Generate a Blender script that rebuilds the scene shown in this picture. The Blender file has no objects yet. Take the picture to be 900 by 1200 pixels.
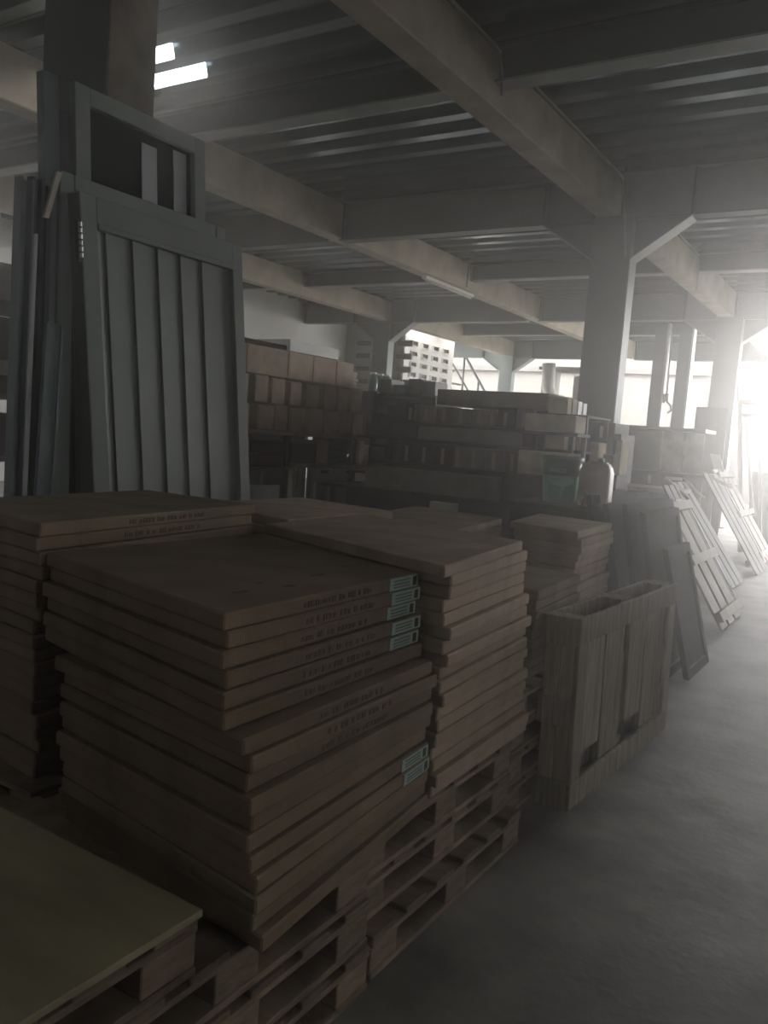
import bpy, bmesh, math, random
from mathutils import Matrix, Vector
random.seed(7)
S = bpy.context.scene
COL = S.collection

# ------------------------------------------------------------------ camera
cd = bpy.data.cameras.new('camera'); cam = bpy.data.objects.new('camera', cd); COL.objects.link(cam)
S.camera = cam
yaw, pitch, roll = -0.56009771, -0.09563182, 0.07454536
cy, sy, cp, sp, cr, sr = math.cos(yaw), math.sin(yaw), math.cos(pitch), math.sin(pitch), math.cos(roll), math.sin(roll)
fw = Vector((sy*cp, cy*cp, sp)); rt = Vector((cy, -sy, 0)); up = rt.cross(fw)
r2 = rt*cr + up*sr; u2 = -rt*sr + up*cr
cam.matrix_world = Matrix(((r2.x, u2.x, -fw.x, 0), (r2.y, u2.y, -fw.y, 0), (r2.z, u2.z, -fw.z, 1.5), (0, 0, 0, 1)))
cd.sensor_fit = 'VERTICAL'; cd.sensor_height = 36.0; cd.lens = 968.46/1200*36.0
cd.clip_start = 0.05; cd.clip_end = 300

# ------------------------------------------------------------------ view, world, daylight
S.view_settings.view_transform = 'Standard'; S.view_settings.look = 'None'
S.view_settings.gamma = 1.0; S.view_settings.use_curve_mapping = False
S.view_settings.exposure = 0.0
cyc = S.cycles
cyc.use_denoising = True
cyc.max_bounces = 10; cyc.diffuse_bounces = 6; cyc.glossy_bounces = 4; cyc.volume_bounces = 2; cyc.transmission_bounces = 4
cyc.sample_clamp_indirect = 6.0
W = bpy.data.worlds.new('overcast_sky'); S.world = W; W.use_nodes = True
bg = W.node_tree.nodes['Background']
bg.inputs[0].default_value = (1.0, 0.985, 0.97, 1)
bg.inputs[1].default_value = 13.0
HAZE_DENSITY = 0.037

def portal(name, loc, sx, sy_, direction):
    ld = bpy.data.lights.new(name, 'AREA'); ld.shape = 'RECTANGLE'; ld.size = sx; ld.size_y = sy_
    ld.cycles.is_portal = True
    o = bpy.data.objects.new(name, ld); COL.objects.link(o); o.location = loc
    o.rotation_euler = Vector(direction).to_track_quat('-Z', 'Y').to_euler()
    return o
portal('daylight_portal', (-4, 27.4, 2.4), 18, 4.8, (0, -1, 0))
portal('daylight_portal', (-15.25, 5.65, 4.37), 0.95, 2.5, (1, 0, 0))
portal('daylight_portal', (-1.35, -4.08, 5.2), 1.0, 0.6, (0, 0, -1))
portal('daylight_portal', (-12.7, 24.1, 5.15), 0.56, 6.4, (0, 0, -1))
portal('daylight_portal', (-8.5, -6.3, 2.35), 1.6, 0.5, (0, 1, 0))
portal('daylight_portal', (0.8, 23, 5.1), 8.6, 8.2, (0, 0, -1))
portal('daylight_portal', (5.25, 23.6, 2.5), 5, 7, (-1, 0, 0))
portal('daylight_portal', (5.3, 1.0, 3.0), 0.8, 1.6, (-1, 0, 0))
portal('daylight_portal', (-7.3, 6.2, 5.15), 1.6, 0.9, (0, 0, -1))
portal('daylight_portal', (-13.6, 7.2, 5.15), 1.6, 2.0, (0, 0, -1))

# ------------------------------------------------------------------ materials
def mat(name, c, rough=0.8, metal=0.0, var=0.12, scale=6.0, bump=0.0, bscale=60.0, c2=None, stretch=(1, 1, 1), spots=0.0, spec=0.4):
    m = bpy.data.materials.new(name); m.use_nodes = True; nt = m.node_tree; b = nt.nodes['Principled BSDF']
    b.inputs['Roughness'].default_value = rough; b.inputs['Metallic'].default_value = metal
    b.inputs['Specular IOR Level'].default_value = spec
    tc = nt.nodes.new('ShaderNodeTexCoord'); mp = nt.nodes.new('ShaderNodeMapping'); mp.inputs['Scale'].default_value = stretch
    nt.links.new(tc.outputs['Object'], mp.inputs[0])
    n = nt.nodes.new('ShaderNodeTexNoise'); n.inputs['Scale'].default_value = scale; n.inputs['Detail'].default_value = 5
    nt.links.new(mp.outputs[0], n.inputs['Vector'])
    rp = nt.nodes.new('ShaderNodeValToRGB')
    c2 = c2 or tuple(max(0, x*(1-var*2)) for x in c)
    rp.color_ramp.elements[0].position = 0.3; rp.color_ramp.elements[0].color = (*c2, 1)
    rp.color_ramp.elements[1].position = 0.7; rp.color_ramp.elements[1].color = (*[min(1, x*(1+var)) for x in c], 1)
    nt.links.new(n.outputs['Fac'], rp.inputs[0])
    out = rp.outputs[0]
    # a little difference from piece to piece
    oi = nt.nodes.new('ShaderNodeObjectInfo'); mr = nt.nodes.new('ShaderNodeMapRange')
    mr.inputs['To Min'].default_value = 1-var; mr.inputs['To Max'].default_value = 1+var*0.6
    nt.links.new(oi.outputs['Random'], mr.inputs['Value'])
    mx = nt.nodes.new('ShaderNodeVectorMath'); mx.operation = 'SCALE'
    nt.links.new(out, mx.inputs[0]); nt.links.new(mr.outputs[0], mx.inputs['Scale']); out = mx.outputs[0]
    if spots:
        n2 = nt.nodes.new('ShaderNodeTexNoise'); n2.inputs['Scale'].default_value = scale*0.35; n2.inputs['Detail'].default_value = 8
        nt.links.new(mp.outputs[0], n2.inputs['Vector'])
        r3 = nt.nodes.new('ShaderNodeMapRange'); r3.inputs['From Min'].default_value = 0.5; r3.inputs['From Max'].default_value = 0.72
        r3.inputs['To Min'].default_value = 1; r3.inputs['To Max'].default_value = 1-spots
        nt.links.new(n2.outputs['Fac'], r3.inputs['Value'])
        m2 = nt.nodes.new('ShaderNodeVectorMath'); m2.operation = 'SCALE'
        nt.links.new(out, m2.inputs[0]); nt.links.new(r3.outputs[0], m2.inputs['Scale']); out = m2.outputs[0]
    nt.links.new(out, b.inputs['Base Color'])
    if bump:
        bn = nt.nodes.new('ShaderNodeTexNoise'); bn.inputs['Scale'].default_value = bscale; bn.inputs['Detail'].default_value = 4
        nt.links.new(mp.outputs[0], bn.inputs['Vector'])
        bb = nt.nodes.new('ShaderNodeBump'); bb.inputs['Strength'].default_value = bump; bb.inputs['Distance'].default_value = 0.01
        nt.links.new(bn.outputs['Fac'], bb.inputs['Height']); nt.links.new(bb.outputs[0], b.inputs['Normal'])
    return m

def corrugated(name, c):
    """cardboard: fine flutes show as faint vertical ribs on the sides"""
    m = mat(name, c, 0.85, var=0.14, scale=5, spots=0.18, spec=0.2)
    nt = m.node_tree; b = nt.nodes['Principled BSDF']
    tc = nt.nodes.new('ShaderNodeTexCoord'); w = nt.nodes.new('ShaderNodeTexWave'); w.wave_type = 'BANDS'; w.bands_direction = 'DIAGONAL'
    w.inputs['Scale'].default_value = 75; w.inputs['Distortion'].default_value = 0.6
    mp = nt.nodes.new('ShaderNodeMapping'); mp.inputs['Scale'].default_value = (1, 1, 0.0)
    nt.links.new(tc.outputs['Object'], mp.inputs[0]); nt.links.new(mp.outputs[0], w.inputs['Vector'])
    ge = nt.nodes.new('ShaderNodeNewGeometry'); sx = nt.nodes.new('ShaderNodeSeparateXYZ'); nt.links.new(ge.outputs['Normal'], sx.inputs[0])
    ab = nt.nodes.new('ShaderNodeMath'); ab.operation = 'ABSOLUTE'; nt.links.new(sx.outputs['Z'], ab.inputs[0])
    iv = nt.nodes.new('ShaderNodeMath'); iv.operation = 'SUBTRACT'; iv.inputs[0].default_value = 1; nt.links.new(ab.outputs[0], iv.inputs[1])
    ml = nt.nodes.new('ShaderNodeMath'); ml.operation = 'MULTIPLY'; nt.links.new(w.outputs['Fac'], ml.inputs[0]); nt.links.new(iv.outputs[0], ml.inputs[1])
    bb = nt.nodes.new('ShaderNodeBump'); bb.inputs['Strength'].default_value = 0.22; bb.inputs['Distance'].default_value = 0.003
    nt.links.new(ml.outputs[0], bb.inputs['Height']); nt.links.new(bb.outputs[0], b.inputs['Normal'])
    return m

M = {}
M['card'] = corrugated('brown_cardboard', (0.235, 0.176, 0.12))
M['card_pale'] = corrugated('pale_cardboard', (0.46, 0.355, 0.265))
M['carton_tan'] = corrugated('tan_cardboard', (0.60, 0.47, 0.37))
M['card_grey'] = corrugated('grey_cardboard', (0.27, 0.24, 0.21))
M['carton_cream'] = corrugated('cream_cardboard', (0.82, 0.70, 0.54))
M['print'] = mat('printed_ink', (0.13, 0.09, 0.065), 0.8, var=0.1)
M['sticker'] = mat('label_paper', (0.38, 0.50, 0.45), 0.6, var=0.05)
M['sticker_mid'] = mat('label_print', (0.15, 0.20, 0.18), 0.6, var=0.05)
M['ink'] = mat('black_ink', (0.02, 0.02, 0.02), 0.6)
M['wood'] = mat('pallet_wood', (0.30, 0.225, 0.165), 0.85, var=0.22, scale=9, bump=0.3, bscale=40, stretch=(1, 1, 4), spots=0.3)
M['wood_grey'] = mat('weathered_pallet_wood', (0.33, 0.28, 0.22), 0.9, var=0.2, scale=8, bump=0.35, bscale=45, stretch=(6, 6, 0.7), spots=0.3)
M['ply'] = mat('plywood_sheet', (0.36, 0.32, 0.20), 0.7, var=0.15, scale=2.2, stretch=(1, 3, 1), spots=0.2)
M['ply_edge'] = mat('plywood_edge', (0.22, 0.16, 0.10), 0.85, var=0.2, stretch=(1, 1, 20))
M['concrete'] = mat('worn_concrete_floor', (0.21, 0.20, 0.183), 0.6, var=0.34, scale=2.2, bump=0.2, bscale=22, spots=0.45, spec=0.5)
M['beam'] = mat('cream_painted_beam', (0.45, 0.385, 0.30), 0.75, var=0.14, scale=2.5, spots=0.25, bump=0.05)
M['steel'] = mat('grey_green_painted_steel', (0.105, 0.125, 0.118), 0.5, var=0.12, scale=2, spots=0.2)
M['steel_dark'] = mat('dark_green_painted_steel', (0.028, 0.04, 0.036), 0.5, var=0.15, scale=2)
M['steel_flange'] = mat('pale_flange_paint', (0.24, 0.26, 0.245), 0.45, var=0.12, scale=3)  # flange colour, paler than the web paint
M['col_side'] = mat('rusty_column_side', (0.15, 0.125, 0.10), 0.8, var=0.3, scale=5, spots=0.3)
M['deck'] = mat('galvanised_deck', (0.19, 0.235, 0.26), 0.2, metal=0.8, var=0.18, scale=1.6, bump=0.05, bscale=18, stretch=(0.4, 1, 1), spots=0.3)
M['door'] = mat('sage_green_painted_door', (0.225, 0.26, 0.235), 0.55, var=0.06, scale=2, spots=0.1)
M['door_edge'] = mat('brownish_door_edge', (0.17, 0.17, 0.145), 0.6, var=0.1, scale=4, stretch=(1, 1, 0.3))
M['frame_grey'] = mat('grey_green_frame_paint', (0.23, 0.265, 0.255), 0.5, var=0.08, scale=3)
M['alu'] = mat('blue_grey_metal_profile', (0.20, 0.245, 0.26), 0.4, metal=0.3, var=0.1, scale=3, stretch=(1, 1, 0.2))
M['alu_dark'] = mat('dark_slate_profile', (0.07, 0.09, 0.10), 0.5, metal=0.2, var=0.1, scale=3)
M['bright'] = mat('bare_bright_metal', (0.62, 0.65, 0.68), 0.42, metal=0.5, var=0.05, scale=8, bump=0.1, bscale=10)
M['black_panel'] = mat('black_sheet', (0.006, 0.007, 0.0065), 0.8, var=0.2, spec=0.05)
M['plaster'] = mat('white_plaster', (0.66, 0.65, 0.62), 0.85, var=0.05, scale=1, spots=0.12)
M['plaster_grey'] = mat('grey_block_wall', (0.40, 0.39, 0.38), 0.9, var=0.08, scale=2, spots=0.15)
M['plaster_dim'] = mat('dull_render_wall', (0.17, 0.165, 0.16), 0.9, var=0.08, scale=1, spots=0.2)
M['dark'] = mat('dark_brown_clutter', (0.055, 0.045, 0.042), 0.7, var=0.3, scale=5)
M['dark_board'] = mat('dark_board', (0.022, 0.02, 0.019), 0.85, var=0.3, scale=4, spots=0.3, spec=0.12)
M['dark_metal'] = mat('dark_metal', (0.06, 0.06, 0.06), 0.45, metal=0.4)
M['pale_wood'] = mat('pale_planed_wood', (0.40, 0.34, 0.29), 0.7, var=0.14, scale=6, stretch=(1, 3, 1))
M['white'] = mat('white_paint', (0.75, 0.74, 0.72), 0.5, var=0.05)
M['teal'] = mat('teal_plastic', (0.08, 0.33, 0.27), 0.4, var=0.05, scale=3)
M['teal_light'] = mat('light_teal_print', (0.22, 0.48, 0.42), 0.45, var=0.1, scale=12)
M['teal_dark'] = mat('dark_teal_print', (0.045, 0.13, 0.12), 0.45, var=0.05)
M['jerry'] = mat('cloudy_white_plastic', (0.52, 0.46, 0.41), 0.45, var=0.05, scale=3)
M['bag'] = mat('clear_plastic_bag', (0.55, 0.53, 0.50), 0.25, var=0.15, scale=14, bump=0.5, bscale=20)
M['glass_green'] = mat('green_glass', (0.10, 0.22, 0.21), 0.12, var=0.2, scale=10)
M['cable'] = mat('grey_conduit', (0.24, 0.24, 0.23), 0.5, var=0.05)
M['duct'] = mat('white_duct', (0.27, 0.26, 0.245), 0.6, var=0.06)
M['drawer'] = mat('cream_drawer_front', (0.42, 0.36, 0.30), 0.6, var=0.08)
M['paper'] = mat('off_white_paper', (0.60, 0.55, 0.48), 0.8, var=0.08)
M['rust'] = mat('reddish_board', (0.13, 0.07, 0.05), 0.7, var=0.2)

# ------------------------------------------------------------------ mesh helpers (everything in metres, world axes)
def box(bm, x0, x1, y0, y1, z0, z1, bev=0.0, f=None):
    vs = [bm.verts.new((x, y, z)) for z in (z0, z1) for (x, y) in ((x0, y0), (x1, y0), (x1, y1), (x0, y1))]
    return _close(bm, vs, bev, f)
def prism(bm, quad, z0, z1, bev=0.0, f=None):
    vs = [bm.verts.new((x, y, z)) for z in (z0, z1) for (x, y) in quad]
    return _close(bm, vs, bev, f)
def _close(bm, vs, bev, f):
    fs = [bm.faces.new([vs[i] for i in ix]) for ix in ((3, 2, 1, 0), (4, 5, 6, 7), (0, 1, 5, 4), (1, 2, 6, 5), (2, 3, 7, 6), (3, 0, 4, 7))]
    if bev:
        es = list({e for fc in fs for e in fc.edges})
        g = bmesh.ops.bevel(bm, geom=es, offset=bev, segments=1, affect='EDGES', profile=0.5)
        allv = {v for fc in g['faces'] for v in fc.verts} | {v for v in vs if v.is_valid}
        vs = list(allv)
    if f:
        for v in vs:
            v.co = Vector(f(*v.co))
    return vs
def tube(bm, pts, r, n=8, cap=True):
    """round tube swept through the points"""
    pts = [Vector(p) for p in pts]; rings = []
    for i, p in enumerate(pts):
        d = (pts[min(i+1, len(pts)-1)] - pts[max(i-1, 0)]).normalized()
        a = d.orthogonal().normalized() if not rings else (pa - d*pa.dot(d)).normalized()
        pa = a; b = d.cross(a); rr = r[i] if isinstance(r, (list, tuple)) else r
        rings.append([bm.verts.new(p + a*math.cos(2*math.pi*k/n)*rr + b*math.sin(2*math.pi*k/n)*rr) for k in range(n)])
    for A, B in zip(rings, rings[1:]):
        for k in range(n): bm.faces.new((A[k], A[(k+1) % n], B[(k+1) % n], B[k]))
    if cap: bm.faces.new(rings[0][::-1]); bm.faces.new(rings[-1])
def lathe(bm, cx, cy_, prof, n=24):
    rings = [[bm.verts.new((cx+math.cos(2*math.pi*k/n)*r, cy_+math.sin(2*math.pi*k/n)*r, z)) for k in range(n)] for r, z in prof]
    for A, B in zip(rings, rings[1:]):
        for k in range(n): bm.faces.new((A[k], A[(k+1) % n], B[(k+1) % n], B[k]))
    bm.faces.new(rings[0][::-1]); bm.faces.new(rings[-1])
def mesh_of(name, bm, m):
    bmesh.ops.recalc_face_normals(bm, faces=bm.faces)
    me = bpy.data.meshes.new(name); bm.to_mesh(me); bm.free()
    for x in (m if isinstance(m, (list, tuple)) else [m]): me.materials.append(x)
    return me
def wloc(o):
    v = Vector((0, 0, 0))
    while o: v += o.location; o = o.parent
    return v
def obj(name, bm, m, parent=None, smooth=False, label=None):
    """link the bmesh as one object; origin at its base, verts were given in world axes"""
    co = [v.co for v in bm.verts]
    base = Vector(((min(c.x for c in co)+max(c.x for c in co))/2, (min(c.y for c in co)+max(c.y for c in co))/2, min(c.z for c in co)))
    bmesh.ops.translate(bm, verts=bm.verts, vec=-base)
    me = mesh_of(name, bm, m)
    if smooth:
        for p in me.polygons: p.use_smooth = True
    o = bpy.data.objects.new(name, me); COL.objects.link(o)
    if parent: o.parent = parent; o.location = base - wloc(parent)
    else: o.location = base
    if label: o['label'] = label
    return o
def tag(o, label, cat, group=None, kind=None):
    o['label'] = label; o['category'] = cat
    if group: o['group'] = group
    if kind: o['kind'] = kind
    return o
def thing(name, loc, label, cat, group=None, kind=None):
    o = bpy.data.objects.new(name, None); COL.objects.link(o); o.location = loc; o.empty_display_size = 0.1
    return tag(o, label, cat, group, kind)
def B(*a, bev=0.0, f=None):
    bm = bmesh.new(); box(bm, *a, bev=bev, f=f); return bm
def dup(root, loc, label=None, rotz=0.0):
    r = root.copy(); COL.objects.link(r); r.location = loc; r.rotation_euler = (0, 0, rotz)
    if label: r['label'] = label
    for ch in list(root.children):
        c = ch.copy(); COL.objects.link(c); c.parent = r
        for g in ch.children:
            d = g.copy(); COL.objects.link(d); d.parent = c
    return r
ORD = ['topmost', 'second', 'third', 'fourth', 'fifth', 'sixth', 'seventh', 'eighth', 'ninth', 'tenth', 'eleventh', 'twelfth',
       'thirteenth', 'fourteenth', 'fifteenth', 'sixteenth', 'seventeenth', 'eighteenth', 'nineteenth', 'twentieth', 'twenty-first']

# ================================================================== SETTING
tag(obj('floor', B(-40, 30, -8, 70, -0.2, 0), M['concrete']), 'worn grey concrete warehouse floor with stains', 'floor', kind='structure')
ZB, ZS = 4.47, 5.0          # underside of main beams, underside of deck
def wall(name, bm, m, label, parent=None):
    return tag(obj(name, bm, m), label, 'wall', kind='structure')
bm = bmesh.new(); box(bm, -15.2, -15, -6, 4.4, 0, 5.1); box(bm, -15.2, -15, 6.9, 21, 0, 5.1); box(bm, -15.2, -15, 4.4, 6.9, 0, 3.9); box(bm, -15.2, -15, 4.4, 6.9, 4.85, 5.1)
wall('wall_left', bm, M['plaster'], 'white plastered wall along the left side behind the racks')
bm = bmesh.new(); box(bm, -15.2, -9.3, -6.2, -6, 0, 5.1); box(bm, -7.7, 5.4, -6.2, -6, 0, 5.1); box(bm, -9.3, -7.7, -6.2, -6, 0, 2.1); box(bm, -9.3, -7.7, -6.2, -6, 2.6, 5.1)  # opening out of view, added for soft light on the stack fronts
wall('wall_front', bm, M['plaster_dim'], 'dull rendered wall behind the photographer')
bm = bmesh.new()
box(bm, 5.2, 5.4, -6, 0.2, 0, 5.1); box(bm, 5.2, 5.4, 1.8, 21, 0, 5.1); box(bm, 5.2, 5.4, 0.2, 1.8, 0, 2.6); box(bm, 5.2, 5.4, 0.2, 1.8, 3.4, 5.1)
wall('wall_right', bm, M['plaster_dim'], 'dull rendered wall on the aisle side')
wb = wall('wall_back', B(-15, -13, 21, 21.2, 0, 5.1), M['plaster_grey'], 'grey block wall with ventilation openings in the far left corner')
wv = wall('wall_bay', B(-13.2, -13, 21, 24.3, 0, 4.75), M['plaster'], 'sunlit white wall with rows of ventilation blocks')
def vent_block(parent, axis, x, y, z):
    bm = bmesh.new(); w, h, d, t = (0.17, 0.06, 0.06, 0.02) if axis == 'y' else (0.26, 0.07, 0.06, 0.02)
    if axis == 'x':      # lies in a wall that faces the camera
        box(bm, x-w-t, x+w+t, y-d, y, z+h, z+h+t); box(bm, x-w-t, x+w+t, y-d, y, z-h-t, z-h)
        box(bm, x-w-t, x-w, y-d, y, z-h, z+h); box(bm, x+w, x+w+t, y-d, y, z-h, z+h)
    else:
        box(bm, x, x+d, y-w-t, y+w+t, z+h, z+h+t); box(bm, x, x+d, y-w-t, y+w+t, z-h-t, z-h)
        box(bm, x, x+d, y-w-t, y-w, z-h, z+h); box(bm, x, x+d, y+w, y+w+t, z-h, z+h)
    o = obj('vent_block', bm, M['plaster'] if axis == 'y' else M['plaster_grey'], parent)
    bm = bmesh.new()
    if axis == 'x': box(bm, x-w, x+w, y-0.012, y-0.002, z-h, z+h); box(bm, x-w, x+w, y-0.06, y-0.012, z+0.0, z+0.015)
    else: box(bm, x+0.002, x+0.012, y-w, y+w, z-h, z+h); box(bm, x+0.012, x+0.06, y-w, y+w, z, z+0.015)
    obj('vent_shade_plate', bm, M['dark_metal'], o)  # dark plate stands in for the shade inside the opening
for i in range(4):
    for j in range(4): vent_block(wv, 'y', -13, 21.7+j*0.66, 3.30+i*0.31)
    for j in range(3): vent_block(wb, 'x', -14.3+j*0.72, 21, 3.0+i*0.38)
wall('light_block_wall', B(-13, -5.9, 27.2, 27.4, 0, 2.3), M['plaster_dim'], 'unseen low grey wall added to block light at the open back')  # added out of view to cut low light from the left back
# outside: walls of the yard seen through the open back
M['yard'] = mat('yard_wall_render', (0.22, 0.21, 0.195), 0.9, var=0.06, scale=0.6, spots=0.15)
wall('wall_yard', B(-26, -6.4, 34, 34.3, 0, 6.2), M['yard'], 'bright white yard wall seen through the open back')
wall('wall_shed', B(-6.2, -4.3, 30, 30.3, 0, 3.9), M['plaster_dim'], 'grey shed wall beyond the open back on the right')
tag(obj('window_1', (lambda bm: (box(bm, 5.2, 5.3, 0.2, 1.8, 2.6, 2.66), box(bm, 5.2, 5.3, 0.2, 1.8, 3.34, 3.4), box(bm, 5.2, 5.3, 0.97, 1.03, 2.66, 3.34), box(bm, 5.2, 5.3, 0.2, 0.26, 2.66, 3.34), box(bm, 5.2, 5.3, 1.74, 1.8, 2.66, 3.34), bm)[-1])(bmesh.new()), M['frame_grey']),
    'grey steel window frame in the aisle side wall', 'window', kind='structure')

# corrugated composite deck (ribs run across the aisle)
def deck(name, xs, y0, y1, holes, label):
    bm = bmesh.new(); prof = []; y = y0; P = 0.45
    while y < y1-0.01:
        prof += [(y, 5.0), (y+0.15, 5.0), (y+0.165, 5.05), (y+0.185, 5.13), (y+0.285, 5.13), (y+0.30, 5.09), (y+0.33, 5.09), (y+0.345, 5.13), (y+0.41, 5.13), (y+0.435, 5.05)]
        y += P
    prof.append((y, 5.0))
    g = [[bm.verts.new((x, py, pz)) for (py, pz) in prof] for x in xs]
    for i in range(len(xs)-1):
        for j in range(len(prof)-1):
            xm, ym = (xs[i]+xs[i+1])/2, (prof[j][0]+prof[j+1][0])/2
            if any(a < xm < b and c < ym < d for a, b, c, d in holes): continue
            bm.faces.new((g[i][j], g[i+1][j], g[i+1][j+1], g[i][j+1]))
    bmesh.ops.recalc_face_normals(bm, faces=bm.faces)
    return tag(obj(name, bm, M['deck']), label, 'ceiling', kind='structure')
deck('ceiling', [-15.2, -14.4, -12.8, -7.35, -7.0, -6.85, -6.55, -3.6, -1.8, -0.9, 5.4], -6.2, 18.9,
     [(-7.35, -6.55, 6.28, 6.41), (-7.35, -6.55, 5.83, 5.99), (-14.4, -12.8, 6.2, 8.2), (-1.8, -0.9, -4.28, -3.87)], 'ribbed galvanised steel deck overhead')  # last two gaps are out of view, added to let daylight in
deck('ceiling', [-15.2, -12.98, -12.43, -3.6], 19.0, 27.4, [(-12.98, -12.43, 20.9, 27.2)], 'ribbed steel deck over the far bay on the left')  # gap hidden behind the beam, added to light the vent wall

# main beams along the hall, cross beams, secondary beams, columns
def main_beam(x0, x1, y0, y1, label):
    bm = bmesh.new(); box(bm, x0, x1, y0, y1, ZB, ZS, bev=0.012)
    y = y0+1.1
    return tag(obj('main_beam', bm, M['beam']), label, 'beam', kind='structure')
main_beam(-3.79, -3.50, -6, 33.5, 'cream painted main beam running over the row of near columns')
main_beam(-8.17, -7.89, -6, 27.2, 'cream painted main beam carrying the unlit tube lamp')
main_beam(-12.41, -12.13, -6, 27.2, 'cream painted main beam nearest the left wall')
main_beam(0.65, 0.94, -6, 18.8, 'cream painted main beam on the aisle side')
def ibeam(name, x0, x1, y, zb, bm_mats, label, stiff=()):
    t = thing(name, ((x0+x1)/2, y, zb), label, 'beam', kind='structure')
    bm = bmesh.new(); box(bm, x0, x1, y-0.02, y+0.02, zb+0.02, ZS); 
    for s in stiff: box(bm, s-0.01, s+0.01, y-0.1, y-0.02, zb+0.02, ZS)
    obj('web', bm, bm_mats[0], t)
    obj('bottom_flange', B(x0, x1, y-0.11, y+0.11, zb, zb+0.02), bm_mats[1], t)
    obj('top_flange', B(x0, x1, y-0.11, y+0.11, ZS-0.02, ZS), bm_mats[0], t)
    return t
bays = ((-15, -12.41), (-12.13, -8.17), (-7.89, -3.79), (-3.50, 0.65), (0.94, 5.2))
bayname = ('beside the left wall', 'of the far left bay', 'of the middle bay', 'over the aisle', 'on the far side of the aisle')
for y, nm in ((-1.2, 'behind the camera'), (7.0, 'before the middle column'), (15.3, 'beyond the middle column'), (23.2, 'of the far bay')):
    for (a, b), bn in zip(bays, bayname):
        if y > 20 and b > -3.6: continue
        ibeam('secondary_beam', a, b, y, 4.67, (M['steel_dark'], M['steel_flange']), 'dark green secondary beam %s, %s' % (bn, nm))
for y, nm in ((2.75, 'at the near column'), (10.78, 'at the middle column'), (18.95, 'at the far column'), (27.1, 'at the open back')):
    for (a, b), bn in zip(bays, bayname):
        if y > 20 and b > -3.6: continue
        ibeam('cross_beam', a, b, y, 4.42, (M['steel'], M['steel']), 'deep grey green cross beam %s, %s' % (bn, nm), stiff=(a+0.05, b-0.05))
def column(cx0, cx1, y0, y1, label, right=True, left=True, zt=5.0):
    t = thing('column', ((cx0+cx1)/2, (y0+y1)/2, 0), label, 'column', kind='structure')
    bm = bmesh.new(); box(bm, cx0, cx1-0.012, y0, y1, 0, zt-0.53 if cx0 < -4 or True else zt, bev=0.006)
    obj('shaft', bm, M['steel'], t)
    obj('side_plate', B(cx1-0.012, cx1, y0+0.004, y1-0.004, 0, 3.93), M['col_side'] if y0 < 5 else M['frame_grey'], t)  # on the far columns the paler tone paints a lit right face
    ym = (y0+y1)/2
    obj('base_plate', B(cx0-0.08, cx1+0.08, y0-0.08, y1+0.08, 0, 0.02), M['dark_metal'], t)
    # haunches: web, sloping flange, vertical end plate
    for sgn, on in ((1, right), (-1, left)):
        if not on: continue
        xa = cx1 if sgn > 0 else cx0; xb = xa+sgn*0.70
        bm = bmesh.new()
        for yy in (ym-0.012, ym+0.012):
            pass
        v = [bm.verts.new((x, yy, z)) for yy in (ym-0.03, ym+0.03) for (x, z) in ((xa, 3.94), (xb, 4.42), (xa, 4.42))]
        bm.faces.new(v[:3]); bm.faces.new(v[3:]); bm.faces.new((v[0], v[1], v[4], v[3])); bm.faces.new((v[1], v[2], v[5], v[4])); bm.faces.new((v[2], v[0], v[3], v[5]))
        obj('haunch_web', bm, M['steel'], t)
        bm = bmesh.new()
        w = 0.14; v = [bm.verts.new(p) for p in ((xa, ym-w, 3.92), (xb, ym-w, 4.40), (xb, ym+w, 4.40), (xa, ym+w, 3.92), (xa, ym-w, 3.94), (xb, ym-w, 4.42), (xb, ym+w, 4.42), (xa, ym+w, 3.94))]
        for ix in ((3, 2, 1, 0), (4, 5, 6, 7), (0, 1, 5, 4), (1, 2, 6, 5), (2, 3, 7, 6), (3, 0, 4, 7)): bm.faces.new([v[i] for i in ix])
        obj('haunch_flange', bm, M['steel_flange'], t)
        obj('end_plate', B(xb-0.012, xb+0.012, ym-0.14, ym+0.14, 4.42, 4.98), M['steel_dark'], t)
    return t
column(-3.80, -3.31, 2.61, 2.89, 'thick grey green steel column behind the stored doors', right=False, left=False)
column(-3.80, -3.28, 10.64, 10.92, 'grey steel column with haunches in the middle of the picture')
column(-3.80, -3.28, 18.81, 19.09, 'dark steel column with haunches further down the aisle')
column(-12.54, -12.05, 18.81, 19.09, 'steel column with haunches before the sunlit vent wall')
column(-12.54, -12.05, 26.9, 27.18, 'far steel column between two bright openings')
column(-12.54, -12.05, 10.64, 10.92, 'steel column hidden behind the left rack', )
column(0.50, 1.02, 10.64, 10.92, 'steel column on the far side of the aisle, outside the frame')
# box enclosure of the cross beam left of the middle column
# posts in the far bay
for i, (xa, nm) in enumerate(((-5.20, 'left'), (-4.66, 'right'))):
    t = thing('steel_post', (xa+0.16, 19.4, 0), '%s one of two slim dark posts with an edge coloured paler as lit beyond the boxes' % nm, 'post', 'slim posts beyond the boxes', 'structure')
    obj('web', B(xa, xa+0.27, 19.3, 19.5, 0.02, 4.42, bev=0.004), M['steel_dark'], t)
    obj('lit_edge_strip', B(xa+0.27, xa+0.31, 19.26, 19.54, 0.02, 4.42), M['frame_grey'], t)  # paler colour paints the lit right side onto the post
    obj('base_plate', B(xa-0.05, xa+0.38, 19.2, 19.6, 0, 0.02), M['dark_metal'], t)

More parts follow.
